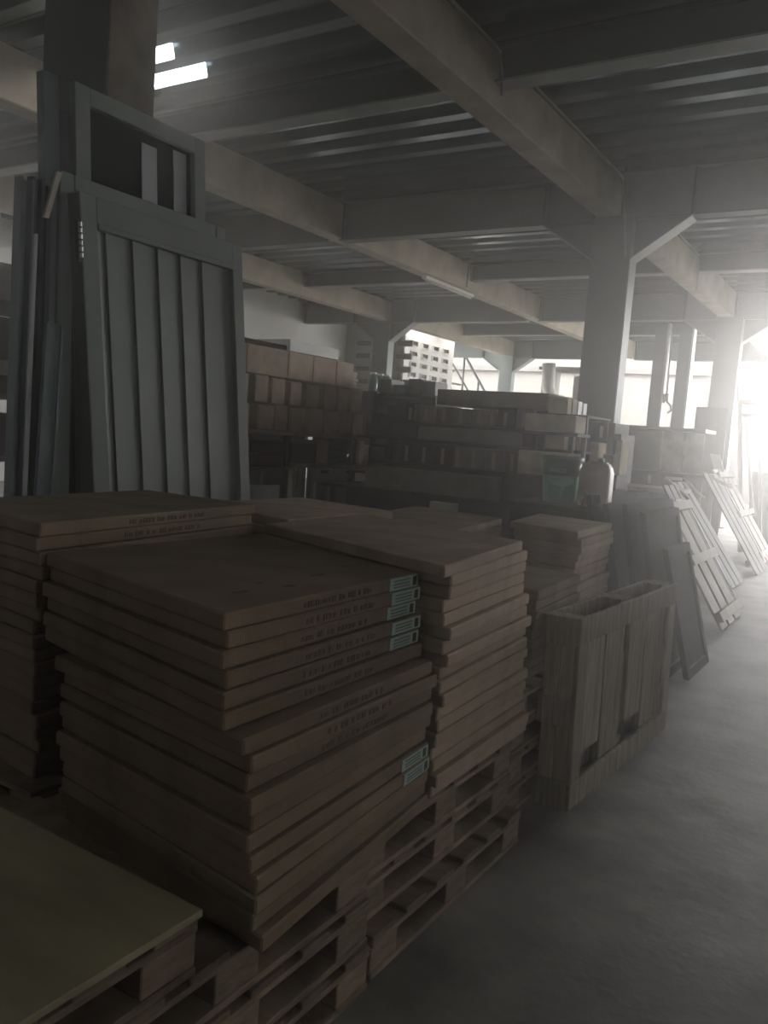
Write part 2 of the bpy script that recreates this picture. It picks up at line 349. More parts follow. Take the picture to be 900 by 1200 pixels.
# ------------------------------------------------------------------ conduits, lamp, hook
def cond(pts, label, r=0.014):
    bm = bmesh.new(); tube(bm, pts, r, 6)
    return tag(obj('conduit', bm, M['cable'], smooth=True), label, 'pipe')
cond([(-3.48, 0.5, 4.93), (-3.48, 6.75, 4.93), (-3.47, 6.88, 4.90), (-3.44, 6.90, 4.75), (-3.44, 6.93, 4.62), (-3.47, 7.0, 4.60), (-3.48, 7.06, 4.65)], 'grey conduit on the near part of the main beam, hooking under the beam')
cond([(-3.48, 7.15, 4.93), (-3.48, 10.35, 4.93), (-3.45, 10.55, 4.85), (-3.40, 10.60, 4.5), (-3.34, 10.60, 3.95)], 'grey conduit leading to the middle column and down it')
cond([(-3.48, 11.2, 4.93), (-3.48, 15.05, 4.93), (-3.46, 15.15, 4.85), (-3.46, 15.15, 4.35)], 'pale conduit on the main beam beyond the middle column')
cond([(-7.85, 15.6, 4.93), (-7.85, 15.0, 4.9), (-7.83, 14.95, 4.5)], 'thin conduit drooping at the middle main beam')
cond([(-7.86, 6.2, 4.95), (-7.83, 6.6, 4.85), (-7.84, 6.75, 4.6)], 'thin cable hanging beside the near secondary beam')
cond([(-3.26, 18.78, 4.4), (-3.24, 18.76, 3.2), (-3.22, 18.78, 2.7)], 'pale conduit down the lit side of the far column')
lamp = thing('tube_lamp', (-8.03, 14.6, 4.38), 'unlit white tube lamp under the middle main beam', 'lamp')
obj('batten', B(-8.08, -7.98, 13.6, 15.6, 4.41, 4.47, bev=0.005), M['white'], lamp)
bm = bmesh.new(); tube(bm, [(-8.03, 13.65, 4.39), (-8.03, 15.55, 4.39)], 0.018, 8); obj('tube', bm, M['paper'], lamp, smooth=True)
hk = thing('hanging_hook', (-4.93, 19.4, 2.5), 'dark double hook on a cord between the two slim posts', 'hook')
bm = bmesh.new(); tube(bm, [(-4.86, 19.4, 4.42), (-4.84, 19.4, 2.85)], 0.022, 6); obj('cord', bm, M['dark_metal'], hk)
bm = bmesh.new(); tube(bm, [(-4.84, 19.4, 2.85), (-4.84, 19.4, 2.68)], 0.05, 8); obj('block', bm, M['dark_metal'], hk, smooth=True)
for s in (-1, 1):
    bm = bmesh.new(); tube(bm, [(-4.84+s*0.02, 19.4, 2.68), (-4.84+s*0.12, 19.4, 2.58), (-4.84+s*0.14, 19.4, 2.48), (-4.84+s*0.06, 19.4, 2.42)], 0.025, 6); obj('prong', bm, M['dark_metal'], hk, smooth=True)
for x, z, y in ((-12.3, 4.42, 12.5), (-12.28, 4.42, 10.2)):
    bm = bmesh.new(); tube(bm, [(x, y, 4.47), (x+0.7, y-0.3, 3.4), (x+1.0, y-0.5, 2.9)], 0.012, 5)
    tag(obj('hanging_cable', bm, M['cable']), 'thin pale cable hanging in front of the left wall, %s' % ('further one' if y > 12 else 'nearer one'), 'cable')

# ================================================================== PALLETS
def make_pallet(w, d, label, m=None):
    """w across (x), d along the aisle (y); top at 0.128"""
    m = m or M['wood']; t = thing('pallet', (0, 0, 0), label, 'pallet')
    def one(name, *a):
        bm = B(*a, bev=0.003); obj(name, bm, m, t)
    for x in (-w/2+0.05, 0, w/2-0.05):
        one('runner_board', x-0.05, x+0.05, -d/2, d/2, 0, 0.018)
        for y in (-d/2+0.07, 0, d/2-0.07):
            one('block', x-0.045, x+0.045, y-0.07, y+0.07, 0.018, 0.093)
        one('stringer_board', x-0.05, x+0.05, -d/2, d/2, 0.093, 0.109)
    n = 6; bw = 0.115; gap = (d-n*bw)/(n-1)
    for i in range(n):
        y = -d/2+i*(bw+gap); one('deck_board', -w/2, w/2, y, y+bw, 0.109, 0.127)
    return t
H = 0.1283
P0 = make_pallet(0.92, 1.02, 'bottom pallet under the tall right stack, sticking out into the aisle')
P0.location = (-1.545, 2.35, 0)
dup(P0, (-1.60, 2.35, H), 'middle pallet of the three under the tall right stack')
dup(P0, (-1.60, 2.34, 2*H), 'top pallet of the three under the tall right stack')
for k, nm in enumerate(('bottom', 'middle', 'top')):
    dup(P0, (-1.535-0.01*k, 1.30, k*H), '%s pallet of the three under the big front stack' % nm)
    dup(P0, (-2.50, 1.95, k*H), '%s pallet under the back left stack' % nm)
    dup(P0, (-2.53, 3.20, k*H), '%s pallet under the low stack beside the green door' % nm)
    dup(P0, (-2.42, 4.28, k*H), '%s pallet under the stack behind the tall right stack' % nm)
    dup(P0, (-1.93, 4.95, k*H), '%s pallet under the stack before the bucket' % nm)
for k, nm in enumerate(('bottom', 'second', 'third', 'fourth')):
    if k < 4: dup(P0, (-1.66+0.0*k, 3.50, k*H+0.0), '%s pallet of the pile under the short stack beside the standing pallet' % nm) if True else None
np_ = dup(P0, (-1.555, 0.655, 3*H), 'near pallet carrying the plywood sheet')
t = thing('plywood_sheet', (-1.6, 0.6, 4*H), 'pale stained plywood sheet on the nearest pallet', 'board')
def plyf(x, y, z): return (x, y, z+0.004*math.sin(x*5))
obj('sheet', B(-2.25, -1.085, 0.05, 1.165, 4*H, 4*H+0.016, bev=0.002, f=None), M['ply'], t)

# standing pallet on its long side
def up_f(x, y, z):
    # local: x across thickness 0..0.15, y along 0..1.3, z up 0..0.81; leans and turns a little
    X = -1.185 + x*1.0 + y*0.045 - 0.02*z; Y = 3.22 + y*1.0 - x*0.25*0.0 + x*0.35*0.3
    return (X + 0.0*z, Y - 0.10*z*0.2, z)
t = thing('standing_pallet', (-1.1, 3.9, 0), 'weathered wooden pallet standing on its long side in the aisle', 'pallet')
L_, T_, Hh = 1.36, 0.16, 0.81
def ub(name, *a): obj(name, B(*a, bev=0.003, f=up_f), M['wood_grey'], t)
ub('face_rail', T_-0.02, T_, 0.0, L_, Hh-0.11, Hh); ub('face_rail', T_-0.02, T_, 0.0, L_, 0.0, 0.11)
ub('face_stile', T_-0.02, T_, 0.0, 0.10, 0.11, Hh-0.11); ub('face_stile', T_-0.02, T_, L_-0.10, L_, 0.11, Hh-0.11); 
for y0, y1 in ((0.10, 0.36), (0.375, 0.62), (0.70, 0.93), (0.95, 1.17), (1.18, 1.26)): ub('slat', T_-0.045, T_-0.022, y0, y1, 0.20 if y0 in (0.10, 0.70) else 0.11, Hh-0.03)
ub('back_rail', 0, 0.018, 0, L_, Hh-0.10, Hh); ub('back_rail', 0, 0.018, 0, L_, 0.0, 0.10); ub('back_rail', 0, 0.018, 0, L_, 0.36, 0.46)
for y0 in (0, L_/2-0.07, L_-0.12):
    for z0 in (0.0, 0.35, Hh-0.12): ub('block', 0.018, T_-0.045 if y0 else T_-0.02, y0, y0+(0.14 if y0 else 0.09), z0, z0+0.12)
ub('end_board', 0.018, 0.075, 0.005, 0.025, 0.12, Hh-0.12); ub('end_board', 0.08, T_-0.02, 0.012, 0.03, 0.12, Hh-0.12)

# ================================================================== FLAT CARTON STACKS
def lerp(a, b, t): return tuple(a[i]+(b[i]-a[i])*t for i in range(len(a)))
def carton(quad, z0, z1, m, label, group, bev=0.005, stickers=False, printed=False, name='flat_carton'):
    cx = sum(q[0] for q in quad)/4; cy_ = sum(q[1] for q in quad)/4
    bm = bmesh.new(); prism(bm, quad, z0, z1, bev=bev)
    # wavy long upper edge where the flap folds
    o = tag(obj(name, bm, m), label, 'box', group)
    c, r = Vector(quad[1]), Vector(quad[2])        # right-hand face runs from corner c to corner r
    d = (r-c); L = d.length; d.normalize(); nrm = Vector((d.y, -d.x))
    h = z1-z0
    def strip(bm, a0, a1, b0, b1, off):
        p = [c+d*a0+nrm*off, c+d*a1+nrm*off]; q = [c+d*a0+nrm*(off-0.002), c+d*a1+nrm*(off-0.002)]
        prism(bm, [tuple(q[0]), tuple(p[0]), tuple(p[1]), tuple(q[1])], z0+b0*h, z0+b1*h)
    if stickers:
        bm = bmesh.new(); strip(bm, L-0.175, L-0.012, 0.06, 0.94, 0.003)
        s = obj('sticker', bm, M['sticker'], o, label='pale green and white paper label at the right end')
        bm = bmesh.new()
        for b0, b1 in ((0.22, 0.32), (0.42, 0.55), (0.66, 0.78)): strip(bm, L-0.155, L-0.06, b0, b1, 0.0038)
        obj('sticker_lines', bm, M['sticker_mid'], s)
        bm = bmesh.new(); strip(bm, L-0.045, L-0.024, 0.18, 0.82, 0.0038); obj('sticker_block', bm, M['ink'], s)
    if printed:
        bm = bmesh.new(); a = L*0.33
        rnd = random.Random(int(z0*1000))
        while a < L*0.68:
            w = rnd.choice((0.008, 0.012, 0.016)); b0 = rnd.choice((0.30, 0.34)); b1 = rnd.choice((0.62, 0.70))
            strip(bm, a, a+w, b0, b1, 0.0025); a += w+rnd.choice((0.004, 0.006, 0.018))
        pr = obj('printed_text', bm, M['print'], o)
    return o
def stack(bot, top, z0, z1, n, m, what, group, jit=0.012, fn=None, order0=0, total=None):
    """bot/top: footprint quads (front-left, front-right corner, back-right, back-left) at the stack's foot and head"""
    tt = (z1-z0)/n; rnd = random.Random(len(what)*17+n)
    for i in range(n):
        t = i/max(1, n-1); q = [lerp(a, b, t) for a, b in zip(bot, top)]
        dx, dy, a = rnd.uniform(-jit, jit), rnd.uniform(-jit, jit), rnd.uniform(-1, 1)*jit*0.8
        c = (sum(p[0] for p in q)/4, sum(p[1] for p in q)/4)
        q = [(c[0]+(p[0]-c[0])*math.cos(a)-(p[1]-c[1])*math.sin(a)+dx, c[1]+(p[0]-c[0])*math.sin(a)+(p[1]-c[1])*math.cos(a)+dy) for p in q]
        k = order0+(n-1-i)
        kw = fn(k) if fn else {}
        lab = '%s brown flat carton from the top of %s' % (ORD[k], what) if k else 'topmost brown flat carton of %s' % what
        if kw.pop('lab', None): lab = lab.replace('carton', 'carton with green label')
        mm = kw.pop('m', m)
        carton(q, z0+i*tt+0.0008, z0+(i+1)*tt-0.0008, mm, lab, group, **kw)
Z0 = 3*H+0.002
G1 = 'flat cartons in the big front stack'
bq = [(-1.84, 1.40), (-1.045, 1.285), (-1.115, 2.135), (-1.91, 2.25)]
mq = [(-1.88, 1.40), (-1.105, 1.295), (-1.12, 2.14), (-1.90, 2.25)]
tq0 = [(-2.03, 1.46), (-1.17, 1.285), (-1.18, 2.15), (-2.03, 2.30)]
tq1 = [(-2.05, 1.475), (-1.20, 1.31), (-1.215, 2.165), (-2.04, 2.34)]
def f_main(k):
    d = dict(printed=(k < 9))
    if k <= 4 or k in (12, 13): d['stickers'] = True; d['lab'] = 1
    return d
stack(bq, mq, Z0, 0.838, 11, M['card'], 'the big front stack', G1, 0.012, f_main, 6)
stack(tq0, tq1, 0.838, 1.09, 6, M['card'], 'the big front stack', G1, 0.009, f_main, 0)
top_c = [o for o in COL.objects if o.get('label') == 'topmost brown flat carton with green label of the big front stack' or o.get('label', '').startswith('topmost brown flat') and 'big front' in o.get('label', '')][0]
for (x, y, a, b_) in ((-1.33, 1.50, 0.028, 0.012), (-1.38, 1.62, 0.016, 0.010), (-1.31, 1.66, 0.02, 0.012), (-1.36, 1.85, 0.03, 0.014), (-1.40, 2.05, 0.035, 0.01)):
    bm = bmesh.new(); n = 10
    v = [bm.verts.new((x+math.cos(2*math.pi*k/n)*b_*(1+0.3*math.sin(k*2.3)), y+math.sin(2*math.pi*k/n)*a*(1+0.25*math.cos(k*1.7)), 1.0901)) for k in range(n)]
    bm.faces.new(v); obj('smudge', bm, M['print'], top_c, label='dark smudge on the lid')
# tall stack to the right
G2 = 'flat cartons in the tall right stack'
b2 = [(-1.96, 2.30), (-1.115, 2.185), (-1.135, 2.97), (-1.98, 3.06)]
t2 = [(-2.02, 2.32), (-1.125, 2.20), (-1.20, 2.97), (-2.08, 3.06)]
stack(b2, t2, Z0, 1.091, 17, M['card_pale'], 'the tall right stack', G2, 0.013, lambda k: {}, 1)
carton([(-2.0, 2.36), (-1.095, 2.10), (-1.205, 2.93), (-2.05, 3.08)], 1.092, 1.13, M['card_pale'], 'topmost pale brown flat carton of the tall right stack, overlapping its neighbour', G2)
# back left stack
G3 = 'flat cartons in the back left stack'
stack([(-2.66, 1.56), (-2.10, 1.50), (-2.18, 2.48), (-2.78, 2.50)], [(-2.66, 1.52), (-2.05, 1.44), (-2.21, 2.53), (-2.80, 2.50)], Z0, 1.088, 17, M['card'], 'the back left stack', G3, 0.010, lambda k: {}, 2)
stack([(-2.66, 1.52), (-2.05, 1.44), (-2.21, 2.53), (-2.80, 2.50)], [(-2.66, 1.52), (-2.04, 1.44), (-2.21, 2.54), (-2.80, 2.50)], 1.090, 1.175, 2, M['card'], 'the back left stack', G3, 0.004, lambda k: dict(printed=True), 0)
# low stack beside the green door
stack([(-2.80, 2.85), (-2.18, 2.74), (-2.19, 3.5), (-2.82, 3.6)], [(-2.80, 2.80), (-2.16, 2.69), (-2.17, 3.54), (-2.82, 3.62)], Z0, 1.11, 17, M['card_pale'], 'the stack beside the green door', 'flat cartons in the stack beside the green door', 0.008)
# stack behind the tall right one
stack([(-2.6, 3.95), (-1.95, 3.74), (-2.02, 4.6), (-2.65, 4.7)], [(-2.6, 3.96), (-1.92, 3.72), (-2.08, 4.70), (-2.75, 4.80)], Z0, 1.03, 15, M['card_pale'], 'the stack seen over the tall right stack', 'flat cartons seen over the tall right stack', 0.016)
# stack before the bucket
stack([(-1.92, 4.60), (-1.50, 4.46), (-1.54, 5.18), (-1.96, 5.26)], [(-1.93, 4.50), (-1.48, 4.40), (-1.53, 5.16), (-2.05, 5.24)], Z0, 1.04, 15, M['card_pale'], 'the stack in front of the bucket', 'flat cartons in front of the bucket', 0.014)
# short stack on four pallets
stack([(-1.95, 3.22), (-1.24, 3.20), (-1.26, 3.80), (-1.97, 3.85)], [(-1.95, 3.20), (-1.23, 3.20), (-1.26, 3.80), (-1.97, 3.85)], 4*H+0.002, 0.90, 9, M['card'], 'the short stack beside the standing pallet', 'flat cartons beside the standing pallet', 0.008)

# ================================================================== DOORS AND FRAMES leaning on the near column
def lean(off):
    return lambda x, y, z: (x + off - 3.02 - 0.0853*z, y, z)
FG = 'doors and profiles leaning on the near column'
ld = lean(0.12)
t = thing('plank_door', (-2.9, 2.9, 0), 'sage green door of vertical planks leaning against the near column', 'door')
def dp(name, m, *a, ll=None, par=None, f=None, bev=0.003):
    return obj(name, B(*a, bev=bev, f=f or ld), m, par or t, label=ll)
def skew(y0, y1, zref0=1.12, zref1=2.42):  # planks stand very slightly out of plumb along y
    pass
ysh = lambda y, z: y - 0.055*(z-1.12)/1.3
def ldk(x, y, z): return ld(x, ysh(y, z)+0.0, z)
Ya, Yb = 2.385, 3.40
dp('stile', M['door'], -0.08, 0, Ya, Ya+0.085, 0, 2.425, f=ldk)
dp('edge_plate', M['door_edge'], -0.08, -0.0005, Ya-0.004, Ya, 0, 2.42, f=ldk, bev=0)
dp('stile', M['door'], -0.08, 0, Yb-0.075, Yb, 0, 2.425, f=ldk)
dp('top_rail', M['door'], -0.045, 0, Ya+0.085, Yb-0.075, 2.31, 2.425, f=ldk)
dp('bottom_rail', M['door'], -0.045, 0, Ya+0.085, Yb-0.075, 0, 0.14, f=ldk)
dp('bead', M['door'], -0.03, 0.008, Ya+0.085, Yb-0.075, 2.285, 2.31, f=ldk)
py = [Ya+0.085, Ya+0.14, Ya+0.29, Ya+0.44, Ya+0.585, Ya+0.73, Yb-0.075]
for i in range(6):
    y0, y1 = py[i], py[i+1]
    bm = bmesh.new(); box(bm, -0.04, -0.016, y0, y1-0.004, 0.14, 2.285)
    for v in bm.verts:
        if v.co.x > -0.02 and v.co.y > (y0+y1)/2: v.co.x -= 0.012      # bevelled shiplap face
    for v in bm.verts: v.co = Vector(ldk(*v.co))
    obj('plank', bm, M['door'], t)
hg = obj('hinge', B(-0.005, 0.008, Ya-0.03, Ya-0.006, 2.13, 2.30, f=ldk), M['dark_metal'], t)
for k in range(6): 
    bm = bmesh.new(); c = ldk(0.012, Ya-0.018, 2.145+k*0.026); tube(bm, [c, (c[0], c[1], c[2]+0.018)], 0.009, 6)
    obj('knuckle', bm, M['bright'], hg)
# its frame behind
lf = lean(0.003)
t2_ = thing('door_frame', (-2.95, 2.8, 0), 'grey green empty door frame standing right behind the plank door', 'frame')
def lfk(x, y, z): return lf(x, y - 0.0 - 0.10*(1-(z/2.53)) if y < 2.6 else y+0.10*(1-z/2.53), z)
for a in ((0, 0.04, 2.295, 2.365, 0, 2.51), (0, 0.04, 3.23, 3.30, 0, 2.51)):
    obj('stile', B(*a, bev=0.003, f=lfk), M['frame_grey'], t2_)
bm = bmesh.new(); box(bm, 0, 0.04, 2.366, 3.229, 2.445, 2.51, bev=0.003, f=lf); obj('head_rail', bm, M['frame_grey'], t2_)
# taller glazed door behind
lg = lean(-0.043)
t3 = thing('transom_door', (-3.05, 2.8, 0), 'tall grey green door frame with black panel and two bright strips coloured as reflections', 'door')
obj('stile', B(0, 0.045, 2.405, 2.485, 0, 2.93, bev=0.003, f=lg), M['frame_grey'], t3)
obj('stile', B(0, 0.045, 3.125, 3.20, 0, 2.93, bev=0.003, f=lg), M['frame_grey'], t3)
obj('head_rail', B(0, 0.045, 2.486, 3.124, 2.85, 2.93, bev=0.003, f=lg), M['frame_grey'], t3)
obj('bottom_rail', B(0, 0.045, 2.486, 3.124, 0, 0.12, bev=0.003, f=lg), M['frame_grey'], t3)
obj('black_panel', B(0.004, 0.012, 2.486, 3.124, 0.12, 2.85, f=lg), M['black_panel'], t3)
obj('reflection_strip', B(0.013, 0.018, 2.80, 2.895, 2.3, 2.80, f=lg), M['bright'], t3)  # bright colour of both strips stands in for reflections
obj('reflection_strip', B(0.013, 0.018, 3.005, 3.09, 2.3, 2.83, f=lg), M['bright'], t3)
# second tall frame, left
t4 = thing('tall_metal_frame', (-3.1, 2.3, 0), 'tall blue grey frame rising left of the black panelled door', 'frame')
lh = lean(-0.08)
obj('stile', B(0, 0.05, 2.27, 2.345, 0, 2.93, bev=0.003, f=lh), M['alu'], t4)
obj('infill', B(0.01, 0.03, 2.345, 2.43, 0, 2.80, f=lh), M['alu_dark'], t4)
obj('stile', B(0, 0.05, 2.43, 2.47, 0, 2.9, bev=0.002, f=lh), M['alu_dark'], t4)
# loose profiles
def profile(y0t, y0b, wt, off, zt, m, label, x1=0.05, dx=0.0):
    bm = bmesh.new(); f0 = lean(off)
    def ff(x, y, z):
        yb = y0b + (y0t-y0b)*z/zt
        return f0(x, yb+y, z)
    for (xa, xb, ya, yb) in ((0, x1, 0, 0.012), (0, 0.012, 0.012, wt-0.012), (0, x1, wt-0.012, wt)):
        box(bm, xa, xb, ya, yb, 0, zt, f=ff)
    return tag(obj('steel_profile', bm, m), label, 'profile', FG)
profile(2.105, 1.96, 0.062, 0.0, 2.43, M['alu'], 'leftmost blue grey channel profile leaning beside the doors')
profile(2.17, 2.02, 0.055, -0.01, 2.45, M['alu_dark'], 'dark slate channel profile second from the left beside the doors', 0.04)
profile(2.225, 2.09, 0.05, -0.03, 2.44, M['alu_dark'], 'dark narrow profile behind the light one near the door frame', 0.03)
profile(2.235, 2.13, 0.052, 0.03, 2.40, M['alu'], 'long grey channel profile directly left of the door frame', 0.03)
profile(2.162, 1.99, 0.082, 0.10, 1.85, M['alu'], 'short broad blue grey profile in front of the leaning frames', 0.02)
profile(2.125, 1.975, 0.015, 0.09, 2.2, M['bright'], 'thin bare metal strip between the profiles', 0.01)
bm = bmesh.new(); box(bm, -3.14, -3.125, -0.011, 0.011, 2.28, 2.48, f=lambda x, y, z: (x, 2.245+y+(z-2.48)*0.28, z))
tag(obj('wooden_strip', bm, M['paper']), 'small pale slat stuck slantwise at the top of the profiles', 'slat')

# ================================================================== LEFT RACK (faces the aisle)
X0 = -6.5
def rk(name, m, *a, par=None, ll=None, bev=0.004): return obj(name, B(*a, bev=bev), m, par, label=ll)
tb = thing('work_table', (-6.9, 9.0, 0), 'long wooden work table under the left rack', 'table')
rk('table_top', M['wood'], -7.6, -6.45, 8.2, 10.45, 0.985, 1.03, par=tb)
rk('dark_gap_board', M['dark'], -7.63, -7.61, 9.9, 10.45, 0, 0.98, par=tb)  # added dark board, closes the bright gap under the table
rk('apron', M['drawer'], -6.56, -6.52, 8.55, 10.2, 0.79, 0.965, par=tb)
for y in (8.75, 9.35, 9.75): rk('slot_handle', M['black_panel'], -6.519, -6.512, y, y+0.17, 0.905, 0.945, par=tb, bev=0)
for x in (-6.6, -7.5):
    for y in (9.92, 10.28, 8.35): rk('leg', M['wood_grey'], x-0.03, x+0.03, y-0.03, y+0.03, 0, 0.985, par=tb)
rkx = thing('storage_rack', (-6.9, 8.2, 0), 'dark low rack shelf carrying the rows of upright cartons', 'rack')
rk('shelf_board', M['wood'], -7.6, -6.42, 6.4, 9.85, 1.375, 1.425, par=rkx)
for y in (6.5, 8.05, 9.6):
    rk('upright', M['dark'], -6.62, -6.55, y, y+0.08, 1.03 if y > 8.2 else 0, 1.375, par=rkx); rk('upright', M['dark'], -7.55, -7.48, y, y+0.08, 1.03 if y > 8.2 else 0, 1.375, par=rkx)
rk('dark_gap_panel', M['dark'], -7.63, -7.605, 6.4, 9.85, 0, 2.0, par=rkx)  # dark panel added so the rack gaps read as shade
rk('lower_shelf', M['dark'], -7.6, -6.50, 6.4, 8.15, 0.95, 0.99, par=rkx)
rk('side_drawer', M['steel'], -7.4, -6.55, 7.6, 8.13, 0.76, 0.94, par=rkx)
rk('side_drawer', M['rust'], -7.4, -6.58, 7.6, 8.1, 0.992, 1.12, par=rkx)
rnd = random.Random(4)
nm7 = ['leftmost', 'second', 'third', 'fourth', 'fifth', 'sixth', 'seventh', 'eighth', 'ninth', 'tenth', 'eleventh', 'twelfth']
def upright_carton(y0, y1, z0, z1, lean_, x0, label, group, m, dark=False):
    t = thing('upright_carton', (x0-0.4, (y0+y1)/2, z0), label, 'box', group)
    def f(x, y, z): return (x+0.03*lean_*(z-z0), y+lean_*(z-z0), z)
    a = rnd.uniform(-0.03, 0.03)
    bm = bmesh.new(); box(bm, x0-0.85, x0, y0, y1, z0, z1, bev=0.008, f=lambda x, y, z: f(x+(y-y0)*a*3, y, z)); obj('body', bm, m, t)
    ym = (y0+y1)/2
    bm = bmesh.new(); box(bm, x0+0.0, x0+0.006, y0+0.015, ym+(y1-y0)*0.32, z0+0.015, z1-0.02, bev=0.0, f=lambda x, y, z: f(x+(y-y0)*a*3+0.004, y, z)); obj('end_flap', bm, m, t)
for i in range(8):
    y0 = 7.05+i*0.335
    upright_carton(y0, y0+0.285, 1.427, 1.735+rnd.uniform(-0.02, 0.01), rnd.uniform(-0.05, 0.05), X0+rnd.uniform(-0.05, 0.04), '%s pale upright carton from the left in the lower row of the left rack' % nm7[i], 'upright cartons in the lower row', M['carton_tan'])
for i in range(8):
    y0 = 7.0+i*0.33+(0.05 if i > 3 else 0)
    upright_carton(y0, y0+(0.275 if i != 1 else 0.24), 1.742, 2.055+rnd.uniform(-0.02, 0.01), rnd.uniform(-0.06, 0.06), X0-0.02+rnd.uniform(-0.05, 0.03), '%s pale upright carton from the left in the upper row of the left rack' % nm7[i], 'upright cartons in the upper row', M['carton_tan'])
tl = thing('tall_carton_row', (-6.95, 8.2, 2.07), 'long wide brown carton lying along the top of the left rack', 'box')
rk('body', M['carton_tan'], -7.4, -6.52, 6.6, 9.36, 2.07, 2.40, par=tl, bev=0.01)
for y in (7.2, 7.95, 8.45, 8.95): rk('fold_strip', M['card_pale'], -6.519, -6.512, y, y+0.03, 2.08, 2.39, par=tl, bev=0)
tag(rk('dark_sheet', M['black_panel'], -7.35, -6.6, 6.6, 8.15, 2.41, 2.47), 'dark flat sheet lying on top of the long brown carton', 'sheet')
t = thing('white_box', (-6.9, 8.6, 2.41), 'flat white box on top of the left rack', 'box')
rk('body', M['white'], -7.3, -6.55, 8.0, 9.02, 2.41, 2.55, par=t); rk('end_print', M['glass_green'], -6.80, -6.549, 9.021, 9.028, 2.43, 2.54, par=t, bev=0)
for i, (w, dz) in enumerate(((0.34, 0), (0.30, 0.045), (0.36, 0.09), (0.28, 0.135), (0.30, 0.18))):
    tag(rk('paper_bundle', M['paper'], -7.0, -6.6, 9.40, 9.40+w*0.55, 2.08+dz, 2.12+dz), '%s bundle from the bottom of the paper pile at the rack end' % ('lowest', 'second', 'third', 'fourth', 'uppermost')[i], 'paper', 'paper bundles at the rack end')
rk2 = tag(rk('bundle_support', M['card'], -7.0, -6.6, 9.40, 9.66, 1.75, 2.078), 'brown carton under the paper pile at the rack end', 'box')
# between shelf and table
for (y0, y1, z1, m, lab, nm) in ((8.25, 8.75, 1.28, M['dark'], 'dark brown carton between table and shelf, left end', 'box'), (8.8, 9.0, 1.33, M['card_pale'], 'narrow brown carton between table and shelf', 'box'), (9.55, 9.85, 1.36, M['card'], 'brown carton at the right end under the shelf', 'box')):
    tag(rk('small_carton', m, -7.3, -6.6, y0, y1, 1.032, z1), lab, nm)
bm = bmesh.new(); bmesh.ops.create_icosphere(bm, subdivisions=3, radius=1)
for v in bm.verts:
    n = v.co.copy(); k = 1+0.12*math.sin(n.x*9+n.z*7)*math.cos(n.y*8); v.co = Vector((-6.75+n.x*0.25*k, 9.28+n.y*0.26*k, 1.132+max(-1, n.z)*0.1*k))
zm = min(v.co.z for v in bm.verts)
for v in bm.verts: v.co.z += 1.033-zm
tag(obj('plastic_bundle', bm, M['glass_green'], smooth=True), 'dark plastic wrapped bundle in the gap under the shelf', 'bag')
bm = bmesh.new(); bmesh.ops.create_icosphere(bm, subdivisions=3, radius=1)
for v in bm.verts:
    n = v.co.copy(); k = 1+0.14*math.sin(n.x*7+n.z*5)*math.cos(n.y*6+1); v.co = Vector((-6.75+n.x*0.28*k, 10.32+n.y*0.42*k, 1.13+n.z*0.13*k))
zm = min(v.co.z for v in bm.verts)
for v in bm.verts: v.co.z += 1.033-zm
tag(obj('plastic_bag', bm, M['bag'], smooth=True), 'crumpled translucent plastic bag on the right end of the work table', 'bag')
# glass jars on a shelf behind the rack end
js = thing('jar_shelf', (-7.4, 11.0, 0), 'narrow dark shelf unit holding green jars beside the left rack', 'shelf')
for z in (1.25, 1.68, 2.08): rk('shelf_board', M['dark'], -7.7, -6.9, 10.55, 11.3, z, z+0.03, par=js)
for y in (10.55, 11.27): rk('side_board', M['dark'], -7.7, -6.95, y, y+0.03, 0, 2.08, par=js)
k = 0
for z in (1.28, 1.71, 2.11):
    for y in (10.72, 10.92, 11.12):
        k += 1; bm = bmesh.new(); lathe(bm, -7.1, y, ((0.07, z), (0.08, z+0.03), (0.08, z+0.2), (0.045, z+0.24), (0.045, z+0.27)), 12)
        jt = tag(obj('glass_jar', bm, M['glass_green'], smooth=True), 'green glass jar, %s on the %s board of the jar shelf' % (('near', 'middle', 'far')[(k-1) % 3], ('lower', 'middle', 'top')[(k-1)//3]), 'jar', 'green jars on the narrow shelf')
        bm = bmesh.new(); lathe(bm, -7.1, y, ((0.05, z+0.271), (0.05, z+0.295)), 12); obj('lid', bm, M['bright'], jt)

# left edge clutter beyond the profiles (rack further up the hall)
lr = thing('dark_rack', (-8.5, 5.3, 0), 'dark rack with a pale shelf edge at the left border', 'rack')
for z, m in ((2.55, M['dark']), (1.55, M['dark']), (0.9, M['dark'])): rk('shelf_board', m, -9.4, -8.0, 3.5, 6.3, z, z+0.05, par=lr)
rk('pale_shelf', M['pale_wood'], -9.4, -7.98, 3.5, 6.3, 1.82, 1.95, par=lr)
for y in (3.5, 6.2): rk('upright', M['dark'], -8.1, -8.0, y, y+0.08, 0, 2.6, par=lr); rk('upright', M['dark'], -9.4, -9.3, y, y+0.08, 0, 2.6, par=lr)
for i, (z0, z1) in enumerate(((2.601, 2.95), (1.951, 2.4), (1.601, 1.80), (0.951, 1.4))):
    tag(rk('dark_carton', M['dark'], -9.2, -8.1, 3.8, 5.9, z0, z1), 'dark long carton on the %s shelf of the left border rack' % ('top', 'pale edged', 'second', 'low')[i], 'box')

